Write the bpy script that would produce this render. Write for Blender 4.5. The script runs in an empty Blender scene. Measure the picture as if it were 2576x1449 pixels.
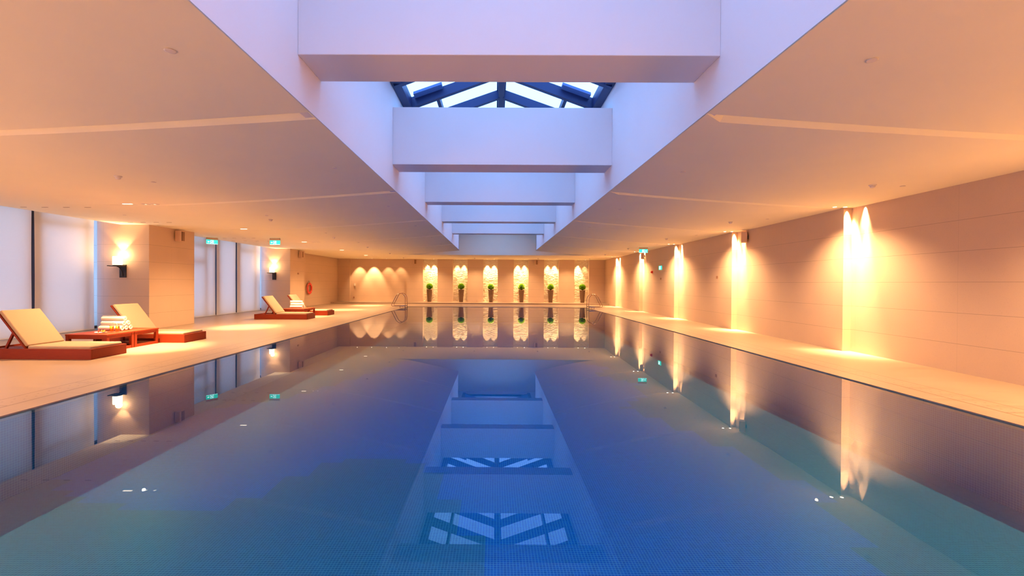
import bpy, bmesh, math, random
from mathutils import Vector, Matrix
random.seed(7)
S = bpy.context.scene
COL = S.collection
PI = math.pi
ZC = 3.16            # ceiling height above the deck
WL, WR = -5.30, 5.53 # pool edges
PN, PF = 1.80, 26.80 # near and far pool edge
ZW = -0.015          # water level
OL, OR_ = -1.87, 2.10  # skylight opening
ORD = ['nearest', 'second nearest', 'third nearest', 'fourth nearest', 'fifth nearest', 'sixth nearest', 'seventh nearest', 'eighth nearest']

# ---------------------------------------------------------------- materials
def newmat(name):
    m = bpy.data.materials.new(name); m.use_nodes = True
    nt = m.node_tree; nt.nodes.clear()
    return m, nt
def N(nt, t, **kw):
    n = nt.nodes.new(t)
    for k, v in kw.items():
        if k.startswith('i_'):
            key = k[2:]
            key = int(key) if key.isdigit() else key.replace('_', ' ')
            n.inputs[key].default_value = v
        else: setattr(n, k, v)
    return n
def M(nt, op, a, b=None, c=None):
    n = nt.nodes.new('ShaderNodeMath'); n.operation = op
    for i, v in enumerate((a, b, c)):
        if v is None: continue
        if isinstance(v, (int, float)): n.inputs[i].default_value = v
        else: nt.links.new(v, n.inputs[i])
    return n.outputs[0]
def L(nt, a, b): nt.links.new(a, b)
def rgba(c): return (c[0], c[1], c[2], 1.0)
def mixc(nt, fac, a, b):
    n = nt.nodes.new('ShaderNodeMix'); n.data_type = 'RGBA'
    if isinstance(fac, (int, float)): n.inputs[0].default_value = fac
    else: L(nt, fac, n.inputs[0])
    for i, v in ((6, a), (7, b)):
        if isinstance(v, tuple): n.inputs[i].default_value = rgba(v)
        else: L(nt, v, n.inputs[i])
    return n.outputs[2]
def objxyz(nt):
    tc = N(nt, 'ShaderNodeTexCoord'); sp = N(nt, 'ShaderNodeSeparateXYZ')
    L(nt, tc.outputs['Object'], sp.inputs[0])
    return tc.outputs['Object'], sp.outputs[0], sp.outputs[1], sp.outputs[2]
def line(nt, v, pitch, off, w):          # 1 where v is within w/2 of a multiple of pitch
    t = M(nt, 'FRACT', M(nt, 'DIVIDE', M(nt, 'SUBTRACT', v, off - w / 2 + 1000 * pitch * 0), pitch))
    return M(nt, 'LESS_THAN', t, w / pitch)
def at(nt, v, pos, w): return M(nt, 'LESS_THAN', M(nt, 'ABSOLUTE', M(nt, 'SUBTRACT', v, pos)), w / 2)
def finish(nt, col, rough=0.5, spec=0.5, bump=None, bstr=0.2, bdist=0.01, metallic=0.0, coat=0.0):
    b = N(nt, 'ShaderNodeBsdfPrincipled'); o = N(nt, 'ShaderNodeOutputMaterial')
    if isinstance(col, tuple): b.inputs['Base Color'].default_value = rgba(col)
    else: L(nt, col, b.inputs['Base Color'])
    if isinstance(rough, (int, float)): b.inputs['Roughness'].default_value = rough
    else: L(nt, rough, b.inputs['Roughness'])
    b.inputs['Specular IOR Level'].default_value = spec
    b.inputs['Metallic'].default_value = metallic
    b.inputs['Coat Weight'].default_value = coat
    if bump is not None:
        bp = N(nt, 'ShaderNodeBump'); bp.inputs['Strength'].default_value = bstr; bp.inputs['Distance'].default_value = bdist
        L(nt, bump, bp.inputs['Height']); L(nt, bp.outputs[0], b.inputs['Normal'])
    L(nt, b.outputs[0], o.inputs[0])
def noise(nt, vec, scale, detail=3, sx=None):
    n = N(nt, 'ShaderNodeTexNoise'); n.inputs['Scale'].default_value = scale; n.inputs['Detail'].default_value = detail
    if sx is not None:
        mp = N(nt, 'ShaderNodeMapping'); mp.inputs['Scale'].default_value = sx
        L(nt, vec, mp.inputs['Vector']); vec = mp.outputs[0]
    L(nt, vec, n.inputs['Vector'])
    return n.outputs[0]
def simple(name, col, rough=0.5, spec=0.5, nz=0.0, scale=20, metallic=0.0, coat=0.0, bstr=0.0):
    m, nt = newmat(name)
    v, x, y, z = objxyz(nt)
    nn = noise(nt, v, scale)
    c2 = tuple(max(0, k * (1 - nz)) for k in col)
    finish(nt, mixc(nt, nn, c2, tuple(min(1, k * (1 + nz * .4)) for k in col)), rough, spec, nn if bstr else None, bstr, 0.004, metallic, coat)
    return m
def emis(name, col, st):
    m, nt = newmat(name)
    e = N(nt, 'ShaderNodeEmission'); e.inputs[0].default_value = rgba(col); e.inputs[1].default_value = st
    o = N(nt, 'ShaderNodeOutputMaterial'); L(nt, e.outputs[0], o.inputs[0]); return m

def mk_wallstone(name, col, grain=0.10):
    m, nt = newmat(name)
    v, x, y, z = objxyz(nt)
    n1 = noise(nt, v, 1.1, 4); n2 = noise(nt, v, 90, 2)
    base = mixc(nt, n1, tuple(k * .93 for k in col), tuple(min(1, k * 1.05) for k in col))
    base = mixc(nt, M(nt, 'MULTIPLY', M(nt, 'GREATER_THAN', n2, .64), grain * 2), base, tuple(k * .6 for k in col))
    hj = M(nt, 'MULTIPLY', line(nt, z, 0.52, 0.48, 0.007), M(nt, 'LESS_THAN', z, 2.9))
    vj = M(nt, 'MULTIPLY', line(nt, M(nt, 'ADD', M(nt, 'ADD', x, y), 100.0), 2.30, 0.25, 0.006), 0.35)
    j = M(nt, 'MAXIMUM', hj, vj)
    finish(nt, mixc(nt, M(nt, 'MULTIPLY', j, .62), base, tuple(k * .40 for k in col)), 0.6, 0.3)
    return m
def mk_deck(name):
    m, nt = newmat(name)
    v, x, y, z = objxyz(nt)
    col = (0.80, 0.62, 0.47)
    n1 = noise(nt, v, 2.0, 5, (0.5, 3.5, 1)); n2 = noise(nt, v, .8, 3)
    base = mixc(nt, n1, (0.29, 0.195, 0.132), (0.46, 0.338, 0.250))
    base = mixc(nt, M(nt, 'MULTIPLY', n2, .35), base, (0.50, 0.385, 0.29))
    ax = M(nt, 'ABSOLUTE', M(nt, 'SUBTRACT', x, 0.115))            # distance from the pool's axis
    side = M(nt, 'MULTIPLY', M(nt, 'LESS_THAN', y, PF + .36), 1.0)
    l1 = M(nt, 'MULTIPLY', at(nt, ax, 5.775, 0.022), side)
    l2 = M(nt, 'MULTIPLY', at(nt, ax, 6.135, 0.016), side)
    strip = M(nt, 'MULTIPLY', M(nt, 'MULTIPLY', M(nt, 'GREATER_THAN', ax, 5.775), M(nt, 'LESS_THAN', ax, 6.135)), side)
    cj = M(nt, 'MULTIPLY', line(nt, y, 1.2, .3, .012), strip)
    # two staggered rows of drain holes in the strip
    fy = M(nt, 'SUBTRACT', M(nt, 'FRACT', M(nt, 'DIVIDE', y, 0.14)), .5)
    fx = M(nt, 'SUBTRACT', M(nt, 'FRACT', M(nt, 'DIVIDE', M(nt, 'SUBTRACT', ax, 5.835), 0.12)), .5)
    d = M(nt, 'SQRT', M(nt, 'ADD', M(nt, 'MULTIPLY', M(nt, 'MULTIPLY', fy, fy), (0.14 / 0.12) ** 2), M(nt, 'MULTIPLY', fx, fx)))
    inrow = M(nt, 'MULTIPLY', M(nt, 'GREATER_THAN', ax, 5.835), M(nt, 'LESS_THAN', ax, 6.075))
    hole = M(nt, 'MULTIPLY', M(nt, 'MULTIPLY', M(nt, 'LESS_THAN', d, 0.10), inrow), side)
    edgej = M(nt, 'MULTIPLY', M(nt, 'MULTIPLY', line(nt, y, 2.4, .9, .008), M(nt, 'LESS_THAN', ax, 5.775)), .6)
    far = M(nt, 'MAXIMUM', at(nt, y, PF + .36, .012), 0.0)
    seam = M(nt, 'MULTIPLY', at(nt, x, -11.1, 0.02), .8)
    tile = M(nt, 'MULTIPLY', line(nt, y, 1.2, .6, .006), M(nt, 'MULTIPLY', M(nt, 'GREATER_THAN', ax, 6.135), .25))
    j = l1
    for q in (l2, cj, edgej, far, seam, tile, M(nt, 'MULTIPLY', hole, .8)): j = M(nt, 'MAXIMUM', j, q)
    c = mixc(nt, M(nt, 'MULTIPLY', j, .85), base, (0.16, 0.10, 0.065))
    rg = M(nt, 'ADD', M(nt, 'MULTIPLY', n1, .2), .28)
    finish(nt, c, rg, 0.35)
    return m
def mk_mosaic(name, tile, grout):
    m, nt = newmat(name)
    v, x, y, z = objxyz(nt)
    P = 0.0275; w = 0.0030
    g = M(nt, 'MAXIMUM', M(nt, 'MAXIMUM', line(nt, x, P, 0, w), line(nt, y, P, 0, w)), line(nt, z, P, 0.004, w))
    geo = N(nt, 'ShaderNodeNewGeometry'); sp = N(nt, 'ShaderNodeSeparateXYZ'); L(nt, geo.outputs['Normal'], sp.inputs[0])
    nx, ny, nz = (M(nt, 'LESS_THAN', M(nt, 'ABSOLUTE', s), .5) for s in sp.outputs)
    g = M(nt, 'MAXIMUM', M(nt, 'MAXIMUM', M(nt, 'MULTIPLY', line(nt, x, P, 0, w), nx), M(nt, 'MULTIPLY', line(nt, y, P, 0, w), ny)), M(nt, 'MULTIPLY', line(nt, z, P, .004, w), nz))
    wn = N(nt, 'ShaderNodeTexWhiteNoise'); sn = N(nt, 'ShaderNodeVectorMath', operation='SNAP'); sn.inputs[1].default_value = (P, P, P)
    L(nt, v, sn.inputs[0]); L(nt, sn.outputs[0], wn.inputs['Vector'])
    c = mixc(nt, wn.outputs['Value'], tuple(k * .88 for k in tile), tuple(min(1, k * 1.12) for k in tile))
    finish(nt, mixc(nt, g, c, grout), .4, .3)
    return m
def schlick(nt, f0):
    lw = N(nt, 'ShaderNodeLayerWeight'); lw.inputs[0].default_value = .5
    return M(nt, 'ADD', f0, M(nt, 'MULTIPLY', 1 - f0, M(nt, 'POWER', lw.outputs['Facing'], 5.0)))
def mk_water():
    m, nt = newmat('water')
    v0, x0, y0, z0 = objxyz(nt)
    bp = N(nt, 'ShaderNodeBump'); bp.inputs['Strength'].default_value = .01; bp.inputs['Distance'].default_value = .005
    L(nt, noise(nt, v0, 0.7, 2), bp.inputs['Height'])
    fr = schlick(nt, .022)
    tr = N(nt, 'ShaderNodeBsdfTransparent'); tr.inputs[0].default_value = rgba((0.30, 0.78, 0.97))
    gl = N(nt, 'ShaderNodeBsdfGlossy'); gl.inputs['Roughness'].default_value = 0.0; gl.inputs[0].default_value = rgba((.84, .90, 1))
    L(nt, bp.outputs[0], gl.inputs['Normal'])
    mx = N(nt, 'ShaderNodeMixShader'); o = N(nt, 'ShaderNodeOutputMaterial')
    L(nt, fr, mx.inputs[0]); L(nt, tr.outputs[0], mx.inputs[1]); L(nt, gl.outputs[0], mx.inputs[2]); L(nt, mx.outputs[0], o.inputs[0])
    return m
def mk_glass(name, tint):
    m, nt = newmat(name)
    lw = schlick(nt, .04)
    tr = N(nt, 'ShaderNodeBsdfTransparent'); tr.inputs[0].default_value = rgba(tint)
    gl = N(nt, 'ShaderNodeBsdfGlossy'); gl.inputs['Roughness'].default_value = 0.02
    mx = N(nt, 'ShaderNodeMixShader'); o = N(nt, 'ShaderNodeOutputMaterial')
    L(nt, lw, mx.inputs[0]); L(nt, tr.outputs[0], mx.inputs[1]); L(nt, gl.outputs[0], mx.inputs[2]); L(nt, mx.outputs[0], o.inputs[0])
    return m
def mk_blind():
    m, nt = newmat('blind_fabric')
    v, x, y, z = objxyz(nt)
    wv = noise(nt, v, 220, 1)
    c = mixc(nt, wv, (0.72, 0.67, 0.62), (0.82, 0.78, 0.73))
    d = N(nt, 'ShaderNodeBsdfDiffuse'); t = N(nt, 'ShaderNodeBsdfTranslucent')
    L(nt, c, d.inputs[0]); t.inputs[0].default_value = rgba((.88, .72, .52))
    mx = N(nt, 'ShaderNodeMixShader'); mx.inputs[0].default_value = .27
    o = N(nt, 'ShaderNodeOutputMaterial')
    L(nt, d.outputs[0], mx.inputs[1]); L(nt, t.outputs[0], mx.inputs[2]); L(nt, mx.outputs[0], o.inputs[0])
    return m
def mk_wood(name, c1, c2):
    m, nt = newmat(name)
    v, x, y, z = objxyz(nt)
    n1 = noise(nt, v, 5, 5, (1.2, 6, 14)); n2 = noise(nt, v, 30, 3, (.6, 3, 6))
    c = mixc(nt, n1, c1, c2); c = mixc(nt, M(nt, 'MULTIPLY', n2, .35), c, tuple(k * .5 for k in c1))
    finish(nt, c, .5, .25)
    return m

m_wall = mk_wallstone('limestone_panels', (0.66, 0.485, 0.35))
m_deck = mk_deck('travertine_deck')
m_ceil = simple('ceiling_plaster', (0.93, 0.88, 0.71), .9, .1, .03, 1.5)
m_well = simple('well_plaster', (0.86, 0.82, 0.82), .9, .1, .03, 1.5)
m_mosd = mk_mosaic('mosaic_deep_blue', (0.004, 0.105, 0.37), (0.24, 0.44, 0.50))
m_mosl = mk_mosaic('mosaic_pale_blue', (0.032, 0.128, 0.235), (0.22, 0.38, 0.38))
m_mosw = mk_mosaic('mosaic_wall_blue', (0.14, 0.25, 0.38), (0.34, 0.40, 0.44))
m_water = mk_water()
m_wood = mk_wood('oiled_teak', (0.22, 0.024, 0.006), (0.34, 0.046, 0.012))
m_cush = simple('cream_canvas', (0.50, 0.36, 0.25), .9, .1, .05, 60, bstr=.1)
m_towel = simple('white_terry', (0.92, 0.88, 0.80), 1, .05, .06, 200, bstr=.6)
m_black = simple('blackened_bronze', (0.035, 0.022, 0.018), .45, .4, .1)
m_frame = simple('navy_painted_steel', (0.020, 0.035, 0.12), .45, .4, .05)
m_sash = simple('blue_grey_sash', (0.10, 0.17, 0.38), .5, .4)
m_mull = simple('window_mullion_bronze', (0.05, 0.035, 0.03), .5, .4)
m_glass = mk_glass('roof_glass', (0.90, 0.97, 1.0))
m_wglass = mk_glass('window_glass', (0.92, 0.96, 1.0))
m_blind = mk_blind()
m_steel = simple('polished_steel', (0.45, 0.30, 0.24), .22, .5, .02, metallic=.9)
m_trim = simple('white_painted_metal', (0.80, 0.74, 0.68), .5, .4)
m_dark = simple('dark_recess', (0.05, 0.03, 0.02), .8, .1)
m_slot = simple('vent_slot_shadow', (0.30, 0.20, 0.14), .8, .1)
m_spk = simple('beige_speaker_shell', (0.66, 0.46, 0.33), .5, .3)
m_spkd = simple('brown_speaker_grille', (0.30, 0.17, 0.10), .6, .3)
m_red = simple('red_ring_vinyl', (0.78, 0.045, 0.03), .4, .5, .05)
m_redl = simple('pale_ring_band', (0.86, 0.20, 0.13), .4, .5, .05)
m_rope = simple('ring_rope', (0.75, 0.55, 0.42), .8, .1)
m_pot = simple('brown_glazed_pot', (0.20, 0.115, 0.068), .28, .5, .08, 12)
m_soil = simple('dark_soil', (0.04, 0.025, 0.015), .9, .1)
m_lens = emis('lamp_lens', (1.0, 0.80, 0.50), 14)
m_lensw = emis('slot_lamp_lens', (1.0, 0.78, 0.48), 5)
m_groove_glow = emis('groove_face_glow', (1.0, 0.50, 0.14), .6)  # made-up glow on the groove wall, brightens the slope facing it
m_shade = emis('opal_glass_shade', (1.0, 0.74, 0.42), 5)
m_green = emis('exit_green', (0.05, 0.75, 0.50), 1.1)
m_white = emis('exit_white', (0.75, 1.0, 0.92), 2.2)
m_juice = simple('orange_juice', (0.95, 0.42, 0.02), .3, .5)
m_petal = simple('yellow_petal', (0.95, 0.55, 0.08), .6, .2)
m_cherry = simple('red_garnish', (0.75, 0.06, 0.03), .4, .4)
m_china = simple('white_china', (0.90, 0.86, 0.78), .25, .5)
m_cup = mk_glass('drinking_glass', (.97, .97, .95))
m_plate = simple('bronze_wall_plate', (0.38, 0.20, 0.12), .5, .4)

def mk_leaf():
    m, nt = newmat('clipped_leaves')
    gi = N(nt, 'ShaderNodeNewGeometry')
    r = mixc(nt, gi.outputs['Random Per Island'], (0.13, 0.34, 0.02), (0.44, 0.66, 0.06))
    finish(nt, r, .5, .3); return m
m_leaf = mk_leaf()
def mk_split():
    m, nt = newmat('split_face_stone')
    v, x, y, z = objxyz(nt)
    gi = N(nt, 'ShaderNodeNewGeometry')
    n1 = noise(nt, v, 14, 5, (.6, 1, 2.2)); n2 = noise(nt, v, 45, 4)
    c = mixc(nt, gi.outputs['Random Per Island'], (0.78, 0.64, 0.46), (0.93, 0.83, 0.66))
    c = mixc(nt, M(nt, 'MULTIPLY', n1, .3), c, (0.70, 0.53, 0.34))
    finish(nt, c, .85, .1, M(nt, 'ADD', n1, M(nt, 'MULTIPLY', n2, .4)), 1.0, .03); return m
m_split = mk_split()

# ---------------------------------------------------------------- mesh helpers
class MB:
    def __init__(s): s.bm = bmesh.new()
    def box(s, x0, x1, y0, y1, z0, z1, mi=0, rot=None):
        vs = [s.bm.verts.new((x, y, z)) for z in (z0, z1) for y in (y0, y1) for x in (x0, x1)]
        for f in ((0, 2, 3, 1), (4, 5, 7, 6), (0, 1, 5, 4), (2, 6, 7, 3), (0, 4, 6, 2), (1, 3, 7, 5)):
            fc = s.bm.faces.new([vs[i] for i in f]); fc.material_index = mi
        if rot is not None:
            bmesh.ops.transform(s.bm, matrix=rot, verts=vs)
        return vs
    def quad(s, pts, mi=0):
        f = s.bm.faces.new([s.bm.verts.new(p) for p in pts]); f.material_index = mi; return f
    def lathe(s, prof, n=32, c=(0, 0, 0), cap=True):
        rings = [[s.bm.verts.new((c[0] + r * math.cos(2 * PI * i / n), c[1] + r * math.sin(2 * PI * i / n), c[2] + z)) for i in range(n)] for r, z in prof]
        for a, b in zip(rings, rings[1:]):
            for i in range(n): s.bm.faces.new((a[i], a[(i + 1) % n], b[(i + 1) % n], b[i]))
        if cap: s.bm.faces.new(rings[0][::-1]); s.bm.faces.new(rings[-1])
    def tube(s, pts, r, n=12, closed=False):
        pts = [Vector(p) for p in pts]; rings = []; up = None
        for i, p in enumerate(pts):
            if closed: d = pts[(i + 1) % len(pts)] - pts[i - 1]
            else: d = pts[min(i + 1, len(pts) - 1)] - pts[max(i - 1, 0)]
            d.normalize()
            if up is None: up = Vector((0, 1, 0)) if abs(d.y) < .9 else Vector((1, 0, 0))
            a = d.cross(up).normalized(); b = a.cross(d).normalized(); up = b
            rings.append([s.bm.verts.new(p + a * r * math.cos(2 * PI * k / n) + b * r * math.sin(2 * PI * k / n)) for k in range(n)])
        m = len(rings)
        for i in range(m if closed else m - 1):
            A, B = rings[i], rings[(i + 1) % m]
            for k in range(n): s.bm.faces.new((A[k], A[(k + 1) % n], B[(k + 1) % n], B[k]))
        if not closed: s.bm.faces.new(rings[0][::-1]); s.bm.faces.new(rings[-1])
    def build(s, name, mats, parent=None, bevel=0, seg=2, smooth=False, loc=None):
        bmesh.ops.recalc_face_normals(s.bm, faces=s.bm.faces) if not getattr(s, 'keep', False) else None
        me = bpy.data.meshes.new(name); s.bm.to_mesh(me); s.bm.free()
        for m in (mats if isinstance(mats, (list, tuple)) else [mats]): me.materials.append(m)
        o = bpy.data.objects.new(name, me); COL.objects.link(o)
        if parent is not None: o.parent = parent
        if loc is not None: o.location = loc
        if bevel:
            b = o.modifiers.new('bevel', 'BEVEL'); b.width = bevel; b.segments = seg; b.limit_method = 'ANGLE'; b.angle_limit = .6
        if smooth:
            for p in me.polygons: p.use_smooth = True
        return o
def tag(o, label=None, cat=None, group=None, kind=None):
    if label: o['label'] = label
    if cat: o['category'] = cat
    if group: o['group'] = group
    if kind: o['kind'] = kind
    return o
def struct(o, label=None):
    o['kind'] = 'structure'
    if label: o['label'] = label
    return o
def empty(name, loc=(0, 0, 0), rz=0.0):
    o = bpy.data.objects.new(name, None); COL.objects.link(o); o.location = loc; o.rotation_euler = (0, 0, rz); o.empty_display_size = .1
    return o
def copy_tree(o, parent=None, loc=None, rz=None):
    c = o.copy(); COL.objects.link(c)
    if parent is not None: c.parent = parent
    if loc is not None: c.location = loc
    if rz is not None: c.rotation_euler = (0, 0, rz)
    for ch in list(o.children): copy_tree(ch, c)
    return c

# ---------------------------------------------------------------- camera
A = ((0.9999743793900695, 0.004285645568812418, 0.00573356830463627), (0.005765342618622026, -0.007438911463053462, -0.9999557107295978), (-0.004242804253711414, 0.9999631472400887, -0.007463429088650743))
cd = bpy.data.cameras.new('camera'); cam = bpy.data.objects.new('camera', cd); COL.objects.link(cam)
cd.sensor_width = 36; cd.lens = 1110 / 2576 * 36; cd.shift_x = .018344; cd.shift_y = -.001623; cd.clip_end = 200; cd.clip_start = .05
mw = Matrix(((A[0][0], -A[1][0], -A[2][0], 0), (A[0][1], -A[1][1], -A[2][1], 0), (A[0][2], -A[1][2], -A[2][2], 1.46), (0, 0, 0, 1)))
cam.matrix_world = mw
S.camera = cam

# ---------------------------------------------------------------- pool
X0, X1, Y0, Y1 = -12.6, 8.4, -4.0, 33.0
b = MB()
for (xa, xb, ya, yb) in ((X0, WL, Y0, Y1), (WR, X1, Y0, Y1), (WL, WR, PF, Y1), (WL, WR, Y0, PN)):
    b.box(xa, xb, ya, yb, -.06, 0)
struct(b.build('floor', m_deck), 'polished beige stone deck around the pool')
b = MB(); b.box(-11.3, 8.15, 30.25, 32.6, 0, .08)
struct(b.build('trim_1', m_deck, bevel=.006), 'low stone step along the foot of the back wall')
ZB = -0.92
POLY = [(-5.72, 5.3), (-5.30, 5.40), (-4.94, 5.0), (-4.56, 4.78), (-4.13, 4.65), (-3.71, 4.58), (-3.34, 4.5), (-3.1, 4.49), (-2.95, 4.63), (-2.81, 4.76), (-2.65, 4.85), (-2.59, 4.99), (-2.53, 5.14), (-2.44, 5.35), (-2.32, 5.53), (-2.19, 5.71), (-2.05, 5.91), (-1.59, 5.99), (-1.1, 5.86), (-0.9, 5.71), (-0.78, 5.54), (-0.69, 5.28), (-0.61, 5.13), (-0.53, 5.0), (-0.44, 4.7), (-0.36, 4.6), (-0.33, 4.35), (-0.24, 4.28), (-0.2, 4.09), (-0.15, 3.96), (-0.11, 3.9), (-0.09, 1.5),
        (1.6, 1.5), (2.5, 2.9), (3.06, 3.61), (3.32, 3.9), (3.51, 4.34), (3.59, 4.57), (3.66, 5.0), (3.65, 5.3), (3.58, 5.75), (3.48, 6.22), (3.24, 6.86), (2.9, 7.6), (2.5, 8.5), (3.2, 9.4), (3.4, 10.5), (2.6, 11.5), (3.3, 12.5), (2.2, 13.6), (-2.6, 13.6), (-3.2, 11.5), (-4.2, 9.0), (-5.72, 7.9)]
def inpoly(x, y, P):
    c = False
    for i in range(len(P)):
        x1, y1 = P[i]; x2, y2 = P[i - 1]
        if (y1 > y) != (y2 > y) and x < (x2 - x1) * (y - y1) / (y2 - y1) + x1: c = not c
    return c
b = MB(); b.keep = True
sh = 0.0275 * 5
nx, ny = int((WR - WL) / sh) + 1, int((PF - PN) / sh) + 1
grid = {}
def gv(i, j):
    k = (i, j)
    if k not in grid: grid[k] = b.bm.verts.new((min(WL + i * sh, WR), min(PN + j * sh, PF), ZB))
    return grid[k]
for i in range(nx):
    for j in range(ny):
        cx, cy = WL + (i + .5) * sh, PN + (j + .5) * sh
        # snap the test to 2x1 sheets so that the boundary runs in steps
        tx = WL + (i // 2 * 2 + 1) * sh
        f = b.bm.faces.new((gv(i, j), gv(i + 1, j), gv(i + 1, j + 1), gv(i, j + 1)))
        f.material_index = 0 if inpoly(tx, cy, POLY) else 1
struct(b.build('pool_floor', [m_mosd, m_mosl]), 'blue mosaic pool floor with darker wave pattern')
b = MB()
t = .12
b.box(WL - t, WL, PN - t, PF + t, ZB, -.06); b.box(WR, WR + t, PN - t, PF + t, ZB, -.06)
b.box(WL, WR, PF, PF + t, ZB, -.06); b.box(WL, WR, PN - t, PN, ZB, -.06)
struct(b.build('pool_wall', m_mosl), 'blue-grey mosaic lining of the pool sides')
b = MB(); b.keep = True
b.quad(((WL, PN, ZW), (WR, PN, ZW), (WR, PF, ZW), (WL, PF, ZW)))
struct(b.build('water', m_water), 'still reflecting water of the swimming pool')

# ---------------------------------------------------------------- ceiling with tapering grooves
def groove(k, x):
    """y of the near edge of groove k at x; the grooves fan out from the skylight towards the walls."""
    t = min(1, (abs(x - .115) - 1.985) / 5.7)
    yi = 4.42 + 3.74 * k; yo = 5.20 + 4.60 * k
    return yi + (yo - yi) * (1.32 * t - .32 * t * t)
def gw(x):
    t = min(1, (abs(x - .115) - 1.985) / 5.6); return .19 * (1 - t) + .16 * t
def gd(x):
    t = min(1, (abs(x - .115) - 1.985) / 5.6); return .11 * (1 - t) + .05 * t
b = MB(); b.keep = True
for sgn, xs in ((-1, [-11.3, -9.6, -7.75, -7.4, -6.4, -5.4, -4.4, -3.4, -2.6, -2.1, OL]), (1, [OR_, 2.35, 3, 4, 5, 6, 6.8, 7.3, 7.62, 8.1])):
    rows = []
    gx0, gx1 = (-7.75, -2.1) if sgn < 0 else (2.35, 7.62)
    prev = Y0
    for x in xs:
        ingr = gx0 - 1e-6 <= x <= gx1 + 1e-6
        col = [(x, Y0, ZC)]
        for k in range(6):
            y = groove(k, x)
            if k == 5:
                col.append((x, min(y, PF), ZC)); continue
            d = gd(x) if ingr else 0; w = gw(x)
            col += [(x, y, ZC), (x, y, ZC + d), (x, y + w, ZC)]
        rows.append([b.bm.verts.new(p) for p in col])
    for A_, B_ in zip(rows, rows[1:]):
        for q in range(len(A_) - 1):
            vs = [A_[q], B_[q], B_[q + 1], A_[q + 1]]
            if len({tuple(v.co) for v in vs}) < 3: continue
            try:
                f = b.bm.faces.new(vs)
                if q % 3 == 1 and gx0 - 1e-6 <= min(A_[0].co.x, B_[0].co.x) and max(A_[0].co.x, B_[0].co.x) <= gx1 + 1e-6 and q < 6: f.material_index = 1  # near grooves: upright face glows, no lamp there
            except ValueError: pass
# strip of ceiling behind the skylight, fascia and raised recess in front of it
b.quad(((-11.3, PF, ZC), (8.1, PF, ZC), (8.1, Y1, ZC), (-11.3, Y1, ZC)))
RX0, RX1 = -6.6, 6.8
b.quad(((RX0, PF, ZC), (RX1, PF, ZC), (RX1, PF, 3.85), (RX0, PF, 3.85)))
b.quad(((-2.3, PF, 3.85), (2.55, PF, 3.85), (2.55, PF, 5.95), (-2.3, PF, 5.95)))
b.quad(((RX0, 22.5, 3.85), (-2.24, 22.5, 3.85), (-2.24, PF, 3.85), (RX0, PF, 3.85)))
b.quad(((2.50, 22.5, 3.85), (RX1, 22.5, 3.85), (RX1, PF, 3.85), (2.50, PF, 3.85)))
b.quad(((RX0, 22.5, ZC + .03), (RX0, PF, ZC + .03), (RX0, PF, 3.85), (RX0, 22.5, 3.85)))
b.quad(((RX1, 22.5, ZC + .03), (RX1, PF, ZC + .03), (RX1, PF, 3.85), (RX1, 22.5, 3.85)))
b.quad(((RX0, 22.5, ZC + .03), (RX0, 22.5, 3.85), (OL, 22.5, 3.85), (OL, 22.5, ZC + .03)))
b.quad(((RX1, 22.5, ZC + .03), (RX1, 22.5, 3.85), (OR_, 22.5, 3.85), (OR_, 22.5, ZC + .03)))
# blind pocket beside the left wall
b.quad(((-12.6, Y0, 3.5), (-11.3, Y0, 3.5), (-11.3, Y1, 3.5), (-12.6, Y1, 3.5)))
b.quad(((-11.3, Y0, ZC), (-11.3, Y1, ZC), (-11.3, Y1, 3.5), (-11.3, Y0, 3.5)))
struct(b.build('ceiling', [m_ceil, m_groove_glow]), 'smooth plaster ceiling with tapering grooves')

# skylight well, cross beams
b = MB()
ZE = 5.10
b.box(OL - .12, OL, -1.5, 22.7, ZC + .012, ZE); b.box(OR_, OR_ + .12, -1.5, 22.7, ZC + .012, ZE)
b.box(-2.36, -2.24, 22.58, PF, 3.85, ZE); b.box(2.50, 2.62, 22.58, PF, 3.85, ZE); b.box(-2.36, OL, 22.7, 26.0, ZE, ZE + .1); b.box(OR_, 2.62, 22.7, 26.0, ZE, ZE + .1)
b.box(-2.36, OL, 22.58, 22.7, ZC + .012, ZE); b.box(OR_, 2.62, 22.58, 22.7, ZC + .012, ZE)
b.box(OL, OR_, -1.62, -1.5, ZC, 5.9); b.box(-2.36, 2.62, 26.0, PF, ZE, ZE + .1); b.box(OL - .1, OR_ + .1, 26.0, 26.1, ZE, 5.95)
struct(b.build('ceiling_well', m_well), 'white plaster shaft walls below the skylight')
for k, yb in enumerate((0.43, 4.16, 8.00, 11.70, 15.40, 19.10)):
    b = MB(); b.box(OL, OR_, yb, yb + (.56 if k < 3 else .47), 3.60, 4.635)
    o = struct(b.build('ceiling_beam', m_well, bevel=.006))
    o['label'] = 'white plaster beam across the skylight shaft, %s to the camera' % (['behind the near edge, closest', 'deepest and topmost, first in view', 'second in view', 'third in view', 'fourth in view', 'smallest, farthest'][k])

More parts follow.
